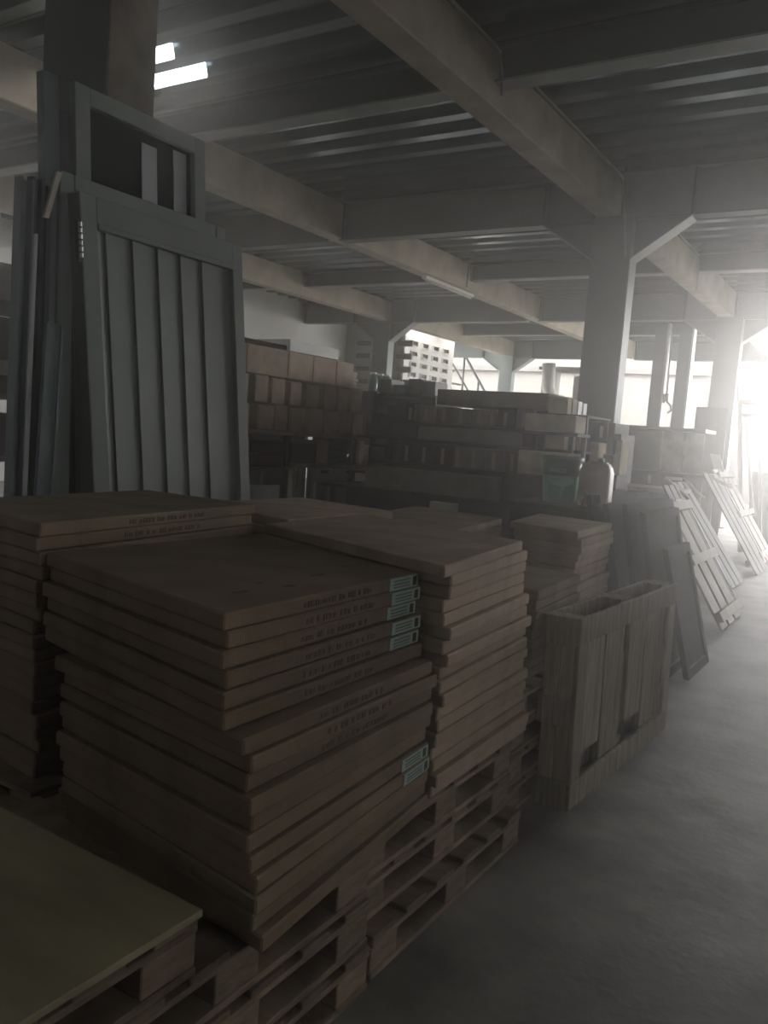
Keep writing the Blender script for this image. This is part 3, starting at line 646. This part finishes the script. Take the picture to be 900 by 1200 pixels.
# ================================================================== CENTRE RACK (faces the camera)
Yc = 8.5
cr_ = thing('centre_rack', (-4.4, 8.9, 0), 'wide dark rack with long grey cartons across the middle', 'rack')
rk('dark_gap_panel', M['dark'], -5.9, -3.36, Yc+0.81, Yc+0.83, 0, 1.86, par=cr_)  # added dark sheet, keeps bright background out of the rack gaps
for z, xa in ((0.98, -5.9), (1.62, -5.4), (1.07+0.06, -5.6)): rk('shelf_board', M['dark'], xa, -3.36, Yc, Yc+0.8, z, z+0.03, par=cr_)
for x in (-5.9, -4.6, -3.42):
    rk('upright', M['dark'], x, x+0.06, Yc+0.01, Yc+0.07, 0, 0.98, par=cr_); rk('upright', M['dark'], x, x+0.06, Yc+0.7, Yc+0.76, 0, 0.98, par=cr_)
tag(rk('long_carton', M['card_grey'], -4.72, -3.36, Yc, Yc+0.75, 1.875, 2.05), 'long grey carton, topmost in the centre rack', 'box')
def seg_row(xs, z0, z1, where, m):
    for i, (a, b) in enumerate(zip(xs, xs[1:])):
        upright = thing('grey_carton', ((a+b)/2, Yc+0.3, z0), '%s grey carton from the left in the %s row of the centre rack' % (nm7[i], where), 'box', 'grey cartons in the %s row' % where)
        g = rnd.uniform(0.0, 0.035)
        rk('body', m if rnd.random() > 0.2 else M['dark'], a+0.008, b-g, Yc+rnd.uniform(0, 0.05), Yc+0.7, z0, z1-rnd.uniform(0, 0.03), par=upright, bev=0.006)
        rk('tape', M['card_pale'], (a+b)/2-0.02, (a+b)/2+0.02, Yc-0.004, Yc-0.0015, z0+0.02, z1-0.05, par=upright, bev=0)
seg_row([-5.15, -4.98, -4.72, -4.5, -4.28, -4.05, -3.95, -3.72, -3.5, -3.36], 1.655, 1.87, 'upper', M['card_grey'])
tag(rk('long_carton', M['card_grey'], -4.95, -3.62, Yc+0.02, Yc+0.7, 1.455, 1.61), 'long grey carton between the two rows of the centre rack', 'box')
tag(rk('dark_carton', M['rust'], -3.60, -3.36, Yc, Yc+0.7, 1.455, 1.612), 'short dark reddish carton at the right end of the centre rack', 'box')
tag(rk('dark_carton', M['dark'], -5.7, -4.97, Yc+0.02, Yc+0.6, 1.455, 1.61), 'long dark carton at the left of the centre rack', 'box')
rk('shelf_board', M['dark'], -5.8, -3.36, Yc, Yc+0.8, 1.42, 1.453, par=cr_)
for x in (-5.8, -4.6, -3.42): rk('upright', M['dark'], x, x+0.05, Yc+0.72, Yc+0.78, 1.01, 1.42, par=cr_)
seg_row([-5.2, -4.95, -4.72, -4.45, -4.32, -4.05, -3.82, -3.6, -3.36], 1.162, 1.415, 'lower', M['card_grey'])
tag(rk('long_carton', M['card_grey'], -5.35, -3.66, Yc-0.45, Yc-0.02, 0.86, 1.10), 'long grey green carton lying low before the centre rack', 'box')
tag(rk('dark_carton', M['dark'], -3.64, -3.36, Yc-0.4, Yc-0.02, 0.86, 1.13), 'dark carton at the right end of the low long carton', 'box')
bt = thing('low_bench', (-4.6, 8.2, 0), 'long low dark bench before the centre rack', 'bench')
rk('dark_gap_board', M['dark'], -5.9, -3.36, Yc-0.02, Yc-0.005, 0, 0.82, par=bt)  # added to darken the gap below the bench
rk('bench_top', M['dark'], -5.9, -3.2, Yc-0.55, Yc-0.01, 0.82, 0.857, par=bt)
for x in (-5.8, -4.5, -3.3): rk('leg', M['dark'], x, x+0.06, Yc-0.5, Yc-0.44, 0, 0.82, par=bt)
tag(rk('small_white_box', M['paper'], -4.32, -4.02, Yc-0.7, Yc-0.6, 0.0, 0.80), 'tall pale carton under the edge of the low bench', 'box')
tag(rk('small_white_box', M['white'], -4.62, -4.40, Yc-0.62, Yc-0.58, 0.74, 0.80), 'thin white strip under the low bench', 'strip') if False else None
# right side of the rack: narrow carton ends
for i in range(4):
    tag(rk('narrow_carton', M['white'] if i > 1 else M['carton_cream'], -3.355, -3.14, 8.52+i*0.17, 8.64+i*0.17, 1.84, 2.02-i*0.01), '%s narrow pale carton standing at the right end of the top row' % nm7[i], 'box', 'narrow pale cartons at the rack end')
for i in range(3):
    tag(rk('narrow_carton', M['card_pale'], -3.355, -3.14, 8.52+i*0.22, 8.66+i*0.22, 1.46, 1.63), '%s narrow carton at the right end of the middle row' % nm7[i], 'box', 'narrow cartons at the rack end below')
tag(rk('grey_carton', M['carton_cream'], -3.45, -2.90, 8.15, 8.47, 1.635, 1.815, bev=0.01), 'light grey carton jutting out at the right end of the centre rack', 'box')
st = thing('side_stand', (-3.15, 8.5, 0), 'dark stand at the right end of the centre rack', 'stand')
rk('board', M['dark'], -3.5, -2.85, 8.1, 8.49, 1.60, 1.632, par=st); rk('board', M['dark'], -3.355, -2.9, 8.5, 9.3, 1.81, 1.838, par=st); rk('board', M['dark'], -3.355, -2.9, 8.5, 9.3, 1.43, 1.455, par=st)
for x in (-3.35, -2.95):
    rk('post', M['dark'], x, x+0.05, 8.5, 8.55, 0, 1.81, par=st) if x > -3 else None
    rk('post', M['dark'], x, x+0.05, 9.2, 9.25, 0, 1.81, par=st)
    rk('post', M['dark'], x, x+0.05, 8.12, 8.17, 0, 1.6, par=st)
tag(rk('cream_carton', M['carton_cream'], -3.30, -2.78, 7.7, 8.06, 1.20, 1.43), 'cream carton behind the teal bucket', 'box')
tag(rk('dark_carton', M['dark'], -3.40, -2.70, 7.6, 8.08, 0.0, 1.195), 'tall dark cabinet like carton behind the teal bucket', 'box')
for i, (x, y, z0, z1, w) in enumerate(((-2.76, 8.25, 1.252, 1.56, 0.09), (-2.50, 8.25, 1.252, 1.60, 0.06), (-2.62, 8.25, 1.252, 1.45, 0.10))):
    tag(rk('slim_carton', M['carton_cream'], x, x+w, y, y+0.25, z0, z1), ('left', 'right', 'lower')[i]+' slim cream carton standing near the column foot', 'box', 'slim cartons near the column foot')
cb = thing('dark_cabinet', (-2.9, 9.0, 0), 'dark cabinet before the foot of the middle column', 'cabinet')
rk('body', M['dark'], -3.18, -2.86, 9.35, 9.9, 0, 1.80, par=cb); rk('body', M['dark'], -2.84, -2.44, 8.19, 8.6, 0, 1.25, par=cb)
rk('upper_box', M['dark'], -2.855, -2.78, 9.35, 9.9, 0, 1.68, par=cb); rk('white_edge', M['white'], -3.03, -2.99, 9.33, 9.345, 1.62, 1.76, par=cb)

# cluttered bins between the racks
rnd2 = random.Random(12)
for i in range(7):
    x = -6.2+0.1*i; z = 1.55+0.0*i
_z = None
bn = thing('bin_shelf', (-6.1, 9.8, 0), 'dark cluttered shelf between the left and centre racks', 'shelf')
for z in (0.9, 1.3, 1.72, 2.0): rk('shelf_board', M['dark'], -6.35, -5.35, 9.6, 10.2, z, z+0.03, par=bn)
rk('dark_gap_panel', M['dark'], -6.35, -5.35, 10.21, 10.23, 0, 2.03, par=bn)  # added dark back, stops light showing through the shelf
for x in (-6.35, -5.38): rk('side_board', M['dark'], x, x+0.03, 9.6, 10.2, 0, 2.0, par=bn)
c = 0
for z in (0.932, 1.332, 1.752, 2.032):
    for i in range(4):
        c += 1; x = -6.28+i*0.23; h = rnd2.uniform(0.12, 0.22)
        tag(rk('storage_bin', rnd2.choice((M['dark'], M['steel'], M['rust'], M['glass_green'])), x, x+0.19, 9.65, 10.0, z, z+h, bev=0.01), '%s small dark bin from the left on the %s board of the cluttered shelf' % (nm7[i], ('lowest', 'second', 'third', 'top')[(c-1)//4]), 'bin', 'small bins on the cluttered shelf')

# ================================================================== BUCKET, JERRY CAN and their bench
BY = 6.15
bch = thing('small_bench', (-2.1, 6.2, 0), 'dark bench under the teal bucket and the white can', 'bench')
rk('bench_top', M['dark_board'], -2.55, -1.86, 5.75, 6.55, 1.03, 1.065, par=bch)
rk('apron', M['dark'], -2.5, -1.9, 5.78, 5.80, 0.86, 1.03, par=bch)
for x in (-2.5, -1.95):
    for y in (5.8, 6.45): rk('leg', M['dark'], x, x+0.05, y, y+0.05, 0, 1.03, par=bch)
bk = thing('plastic_bucket', (-2.25, BY, 1.066), 'teal plastic paint bucket with a dark upper band', 'bucket')
bx = -2.265
bm = bmesh.new(); lathe(bm, bx, BY, ((0.118, 1.066), (0.124, 1.07), (0.142, 1.27), (0.142, 1.275)), 32); obj('body', bm, M['teal'], bk, smooth=True)
bm = bmesh.new(); lathe(bm, bx, BY, ((0.1425, 1.275), (0.152, 1.39)), 32); obj('upper_band', bm, M['teal_dark'], bk, smooth=True, label='dark teal upper band')
bm = bmesh.new(); lathe(bm, bx, BY, ((0.157, 1.388), (0.16, 1.392), (0.16, 1.418), (0.15, 1.424)), 32); obj('lid', bm, M['teal_dark'], bk, smooth=True)
# swoosh print and lettering on the side that faces the camera
dirc = Vector((0-bx, 0-BY, 0)).normalized(); a0 = math.atan2(dirc.y, dirc.x)
def on_bucket(u, z, off=0.0015):
    r = 0.124+(z-1.07)*0.09+off
    if z > 1.275: r = 0.1425+(z-1.275)*0.083+off
    a = a0+u/r
    return (bx+math.cos(a)*r, BY+math.sin(a)*r, z)
bm = bmesh.new()
N = 14; top = []; bot = []
for i in range(N+1):
    u = -0.11+0.22*i/N; zt = 1.27-0.03*(i/N)**2*0; zb = 1.245-0.10*max(0, math.sin(i/N*3.0))*0.3-0.02
    top.append(bm.verts.new(on_bucket(u, 1.272))); bot.append(bm.verts.new(on_bucket(u, zb)))
for i in range(N): bm.faces.new((bot[i], bot[i+1], top[i+1], top[i]))
obj('printed_swoosh', bm, M['teal_light'], bk)
bm = bmesh.new()
for (ua, ub_) in ((-0.11, -0.06), (0.0, 0.03)):
    v = [bm.verts.new(on_bucket(u, z)) for (u, z) in ((ua, 1.09), (ub_-0.02, 1.09), (ub_+0.01, 1.21), (ua, 1.21))]; bm.faces.new(v)
obj('printed_panel', bm, M['teal_light'], bk)
tc_ = bpy.data.curves.new('lettering', 'FONT'); tc_.body = 'SANCO'; tc_.size = 0.042; tc_.extrude = 0.0005; tc_.align_x = 'CENTER'
to = bpy.data.objects.new('tmp_text', tc_); COL.objects.link(to)
dg = bpy.context.evaluated_depsgraph_get(); me = bpy.data.meshes.new_from_object(to.evaluated_get(dg)); bpy.data.objects.remove(to)
for v in me.vertices: v.co = Vector(on_bucket(v.co.x-0.035, 1.298+v.co.y, 0.003+v.co.z))
me.materials.append(M['teal_light']); lo = bpy.data.objects.new('lettering', me); COL.objects.link(lo); lo.parent = bk; lo.location = -wloc(bk)
jc = thing('jerry_can', (-1.95, 6.1, 1.066), 'cloudy white plastic jerry can beside the teal bucket', 'can')
bm = bmesh.new(); box(bm, -2.075, -1.865, 6.0, 6.2, 1.066, 1.40)
bmesh.ops.subdivide_edges(bm, edges=[e for e in bm.edges if abs(e.verts[0].co.z-e.verts[1].co.z) > 0.1], cuts=4)
for v in bm.verts:
    if v.co.z > 1.39: v.co.x = -1.97+(v.co.x+1.97)*0.72; v.co.y = 6.1+(v.co.y-6.1)*0.7
bmesh.ops.bevel(bm, geom=list(bm.edges), offset=0.012, segments=2, affect='EDGES')
obj('body', bm, M['jerry'], jc, smooth=True)
bm = bmesh.new(); lathe(bm, -1.94, 6.08, ((0.025, 1.40), (0.025, 1.43)), 12); obj('cap', bm, M['white'], jc, smooth=True)
bm = bmesh.new(); lathe(bm, -1.99, 5.93, ((0.022, 1.066), (0.024, 1.13), (0.012, 1.16), (0.010, 1.18)), 10)
tag(obj('small_bottle', bm, M['rust'], smooth=True), 'small dark bottle before the white can', 'bottle')

# ================================================================== BOX GROUP right of the middle column
tt_ = thing('side_table', (-3.0, 12.2, 0), 'dark low table carrying the boxes right of the middle column', 'table')
rk('table_top', M['dark'], -3.75, -2.30, 11.7, 12.7, 1.20, 1.245, par=tt_)
for x in (-3.7, -2.4):
    for y in (11.75, 12.6): rk('leg', M['dark_metal'], x, x+0.06, y, y+0.06, 0, 1.20, par=tt_)
rk('lower_panel', M['dark'], -3.7, -2.36, 11.85, 11.88, 0.4, 1.2, par=tt_)
for i, (x, w, z0, z1) in enumerate(((-3.47, 0.13, 1.08, 1.19), (-3.08, 0.05, 1.06, 1.19), (-2.85, 0.24, 1.14, 1.19))):
    rk('paper_note', M['white'], x, x+w, 11.80, 11.805, z0, z1, par=tt_, bev=0, ll='white paper note')
tag(rk('large_dark_box', M['dark'], -3.66, -2.98, 11.98, 12.6, 1.247, 1.81, bev=0.012), 'large dark brown box right of the middle column', 'box')
for i in range(2):
    a = Vector((-2.94+i*0.245, 11.92+i*0.17)); b = a+Vector((0.237, 0.165)); n = Vector((-0.165, 0.237))*1.5
    bm = bmesh.new(); prism(bm, [tuple(a), tuple(b), tuple(b+n), tuple(a+n)], 1.247, 1.815, bev=0.012)
    tag(obj('cream_box', bm, M['carton_cream']), '%s of the two cream cartons beside the dark box' % ('left', 'right')[i], 'box', 'cream cartons beside the dark box')
tag(rk('dark_cover_board', M['dark_metal'], -3.7, -2.40, 11.93, 12.65, 1.82, 1.87), 'thin dark board lying across the tops of the boxes', 'board')
t = thing('pale_counter', (-2.6, 9.6, 0), 'pale topped counter behind the black leaning boards', 'counter')
rk('counter_top', M['pale_wood'], -2.95, -2.12, 9.3, 10.1, 1.06, 1.11, par=t); rk('body', M['dark'], -2.9, -2.17, 9.4, 10.05, 0, 1.06, par=t)

# ================================================================== BLACK BOARDS leaning along the aisle
def leaning(name, y0, y1, xb, xt, zt, th, m, label, group, zb=0.0, bev=0.003, slope=0.0):
    def f(x, y, z): return (xb+(xt-xb)*z/zt + x, y, z + (y-y0)*slope)
    bm = bmesh.new(); box(bm, -th, 0, y0, y1, zb, zt, bev=bev, f=f); return tag(obj(name, bm, m), label, 'board', group)
GB = 'black boards leaning along the aisle'
def framed_board(y0, y1, xb, xt, zt, label):
    t = thing('black_board', ((xb+xt)/2, (y0+y1)/2, 0), label, 'board', GB)
    def f(x, y, z): return (xb+(xt-xb)*z/zt + x, y, z)
    obj('sheet', B(-0.018, 0, y0, y1, 0, zt, bev=0.002, f=f), M['dark_board'], t)
    for a in ((0, 0.02, y0, y0+0.06, 0, zt), (0, 0.02, y1-0.06, y1, 0, zt), (0, 0.02, y0+0.06, y1-0.06, zt-0.06, zt), (0, 0.02, y0+0.06, y1-0.06, 0, 0.06)):
        obj('rim', B(*a, bev=0.002, f=f), M['dark_board'], t)
framed_board(5.72, 6.38, -1.10, -1.33, 0.86, 'nearest black framed board in the aisle')
framed_board(5.55, 6.5, -1.22, -1.46, 1.10, 'second black framed board from the aisle')
framed_board(5.6, 6.9, -1.36, -1.60, 1.14, 'third black framed board, taller than the nearest')
framed_board(5.7, 7.3, -1.50, -1.76, 1.12, 'fourth black framed board from the aisle')
framed_board(5.8, 7.4, -1.66, -1.92, 1.16, 'innermost black framed board by the bench')
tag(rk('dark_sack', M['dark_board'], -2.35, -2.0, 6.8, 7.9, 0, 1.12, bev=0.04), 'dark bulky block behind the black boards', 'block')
leaning('lit_slit_strip', 6.72, 6.80, -1.44, -1.60, 1.0, 0.02, M['pale_wood'], 'upright pale strip added as a lit slit among the black boards, nearer one', 'strips added as lit slits among the boards', zb=0.70)  # pale strips stand in for lit slits between the boards
leaning('lit_slit_strip', 6.93, 7.01, -1.40, -1.56, 0.95, 0.02, M['pale_wood'], 'upright pale strip added as a lit slit among the black boards, further one', 'strips added as lit slits among the boards', zb=0.55)

# slanted pallets and planks
def slant_pallet(y0, y1, xb, xt, zt, label, m, n=3, cross=True, rod=True):
    t = thing('leaning_pallet', ((xb+xt)/2, (y0+y1)/2, 0), label, 'pallet', 'planks and pallets leaning at the aisle edge')
    L = math.hypot(xt-xb, zt); ux, uz = (xt-xb)/L, zt/L; nx, nz = uz, -ux
    def f(x, y, z): return (xb+ux*z+nx*x, y, 0.02+uz*z+nz*x)
    w = (y1-y0)/n
    for i in range(n): obj('plank', B(-0.02, 0, y0+i*w, y0+(i+0.78)*w, 0, L, bev=0.002, f=f), m, t)
    if cross:
        for s in (0.05, 0.48, 0.9): obj('cross_batten', B(0, 0.05, y0-0.02, y1+0.02, L*s, L*s+0.09, bev=0.003, f=f), m, t)
    else:
        for s in (0.1, 0.85): obj('cross_batten', B(-0.06, -0.02, y0, y1, L*s, L*s+0.08, bev=0.003, f=f), m, t)
    if rod: obj('bright_rod', B(0.0, 0.02, y1-0.02, y1+0.0, 0.10, L*0.98, f=f), M['white'], t)
    return t
slant_pallet(7.55, 8.55, -1.20, -1.86, 1.05, 'slanted pale plank pallet with a cross batten leaning in the aisle', M['pale_wood'], 3)
slant_pallet(8.9, 9.6, -1.45, -2.15, 1.15, 'second slanted plank frame behind the pale one', M['dark'], 3, False, False)
slant_pallet(10.1, 10.9, -1.55, -2.35, 1.15, 'third slanted plank frame with dark planks', M['dark'], 3, False, False)
slant_pallet(11.6, 12.5, -1.50, -2.30, 1.25, 'dark slanted plank frame with a bright rod, further down the aisle', M['dark'], 3, False, True)
slant_pallet(13.0, 14.2, -1.62, -2.45, 1.30, 'last slanted plank frame near the bright opening', M['pale_wood'], 3, True, False)
def rod(p, q, w, m, label):
    d = (Vector(q)-Vector(p)); bm = bmesh.new(); tube(bm, [p, q], w, 4); return tag(obj('loose_plank', bm, m), label, 'plank', 'loose planks over the pile')
rod((-2.40, 11.9, 1.29), (-2.02, 12.1, 1.10), 0.03, M['pale_wood'], 'pale plank lying slantwise over the plank pile')
rod((-2.25, 9.5, 1.20), (-2.0, 9.45, 1.02), 0.02, M['pale_wood'], 'short pale plank end above the second frame')
rod((-2.38, 10.8, 1.22), (-2.1, 10.8, 0.98), 0.02, M['pale_wood'], 'pale plank end above the third frame')

# white sheet standing in for a bright gap, standing pale frame
t = thing('bright_gap_sheet', (-2.4, 13.6, 1.0), 'white sheet standing in for a bright gap over the plank pile', 'sheet')
def wf(x, y, z): return (x, y, z)
bm = bmesh.new()
for (xa, za, xb_, zb) in ((-2.62, 1.55, -2.47, 1.15), (-2.47, 1.15, -2.30, 1.11)):
    v = [bm.verts.new(p) for p in ((xa, 13.5, za), (xb_, 13.5, zb), (xb_+0.13, 13.55, zb), (xa+0.13, 13.55, za), (xa, 13.53, za), (xb_, 13.53, zb), (xb_+0.13, 13.58, zb), (xa+0.13, 13.58, za))]
    for ix in ((0, 1, 2, 3), (7, 6, 5, 4), (0, 4, 5, 1), (1, 5, 6, 2), (2, 6, 7, 3), (3, 7, 4, 0)): bm.faces.new([v[i] for i in ix])
obj('sheet', bm, M['white'], t); obj('stand', B(-2.62, -2.40, 13.6, 13.66, 0, 1.12), M['dark'], t)
t = thing('pale_door_frame', (-2.2, 14.4, 0), 'pale empty door frame standing near the bright opening', 'frame')
def pf(x, y, z): return (-2.46+x+0.26*(1-z/2.46), y, z)
obj('stile', B(0, 0.07, 14.4, 14.45, 0, 2.45, bev=0.003, f=pf), M['pale_wood'], t); obj('stile', B(0.30, 0.36, 14.4, 14.45, 0, 2.45, bev=0.003, f=pf), M['pale_wood'], t)
obj('head_rail', B(0.07, 0.30, 14.4, 14.45, 2.38, 2.45, bev=0.003, f=pf), M['pale_wood'], t); obj('mid_rail', B(0.07, 0.30, 14.4, 14.45, 2.18, 2.24, bev=0.003, f=pf), M['pale_wood'], t)
obj('brace', B(0.09, 0.14, 14.41, 14.44, 0.6, 2.17, f=lambda x, y, z: pf(x+(2.17-z)*0.07, y, z)), M['white'], t)
tag(rk('dark_upright_board', M['dark'], -2.98, -2.50, 13.9, 13.96, 0, 2.28), 'tall dark board between the far column and the pale frame', 'board')
tag(rk('far_crate', M['dark_board'], -2.35, -1.7, 16.0, 16.8, 0, 1.3), 'grey crate in the glare behind the pale frame', 'crate')

# ================================================================== OUTSIDE / FAR BAY
sr_ = thing('stair_rail', (-13.5, 25.5, 0), 'dark steel stair with handrails beyond the vent wall', 'stair')
def bar(p, q, r=0.03, name='rail', par=None, m=None):
    bm = bmesh.new(); tube(bm, [p, q], r, 6); return obj(name, bm, m or M['dark_metal'], par)
bar((-14.6, 27.6, 5.0), (-12.9, 27.6, 2.6), 0.05, 'rail', sr_); bar((-14.9, 27.6, 4.4), (-13.4, 27.6, 2.4), 0.04, 'rail', sr_)
for x, z in ((-14.3, 4.55), (-13.65, 3.65), (-13.0, 2.75)): bar((x, 27.6, 0), (x, 27.6, z), 0.04, 'post', sr_)
for i in range(12): obj('tread', B(-14.9+i*0.17, -14.72+i*0.17, 27.6, 28.5, 3.5-i*0.27, 3.55-i*0.27), M['dark_metal'], sr_)
obj('stringer', (lambda bm: (tube(bm, [(-15.0, 27.62, 3.6), (-12.9, 27.62, 0.3)], 0.08, 4), bm)[-1])(bmesh.new()), M['dark_metal'], sr_)
dc = thing('ventilation_duct', (-10, 26, 0), 'white elbowed ventilation duct outside the far bay', 'duct')
bm = bmesh.new(); tube(bm, [(-10.55, 26.5, 4.2), (-10.5, 26.5, 3.4), (-10.35, 26.5, 3.05), (-10.0, 26.5, 2.95), (-9.75, 26.5, 2.8), (-9.65, 26.5, 2.4), (-9.65, 26.5, 0)], 0.22, 16); obj('pipe', bm, M['duct'], dc, smooth=True)
t = thing('white_cabin', (-9.6, 28.5, 0), 'white panelled cabin outside behind the duct', 'cabin')
obj('panel', B(-11.2, -10.9, 27.6, 28.6, 0, 4.1), M['duct'], t); obj('panel', B(-10.4, -8.7, 28.6, 28.7, 0, 4.0), M['duct'], t); obj('roof_edge', B(-11.3, -8.7, 27.5, 28.8, 4.1, 4.2), M['plaster_dim'], t)
tag(obj('eaves_board', B(-26, -6.4, 33.8, 34, 4.6, 4.8), M['plaster_dim']), 'grey band along the top of the white yard wall', 'trim', kind='structure')

# ================================================================== HAZE (added volume standing in for lens veil)
hb = B(-7.4, 5.1, -1.0, 12.5, 0.005, 4.0)
vm = bpy.data.materials.new('lens_veil_volume'); vm.use_nodes = True; nt = vm.node_tree; nt.nodes.clear()
vo = nt.nodes.new('ShaderNodeOutputMaterial'); vs = nt.nodes.new('ShaderNodeVolumeScatter')
vs.inputs['Color'].default_value = (1.0, 0.98, 0.96, 1); vs.inputs['Density'].default_value = HAZE_DENSITY; vs.inputs['Anisotropy'].default_value = 0.895
nt.links.new(vs.outputs[0], vo.inputs['Volume'])
tag(obj('veil_haze', hb, vm), 'thin bright haze added to stand in for lens veil', 'haze', kind='stuff')
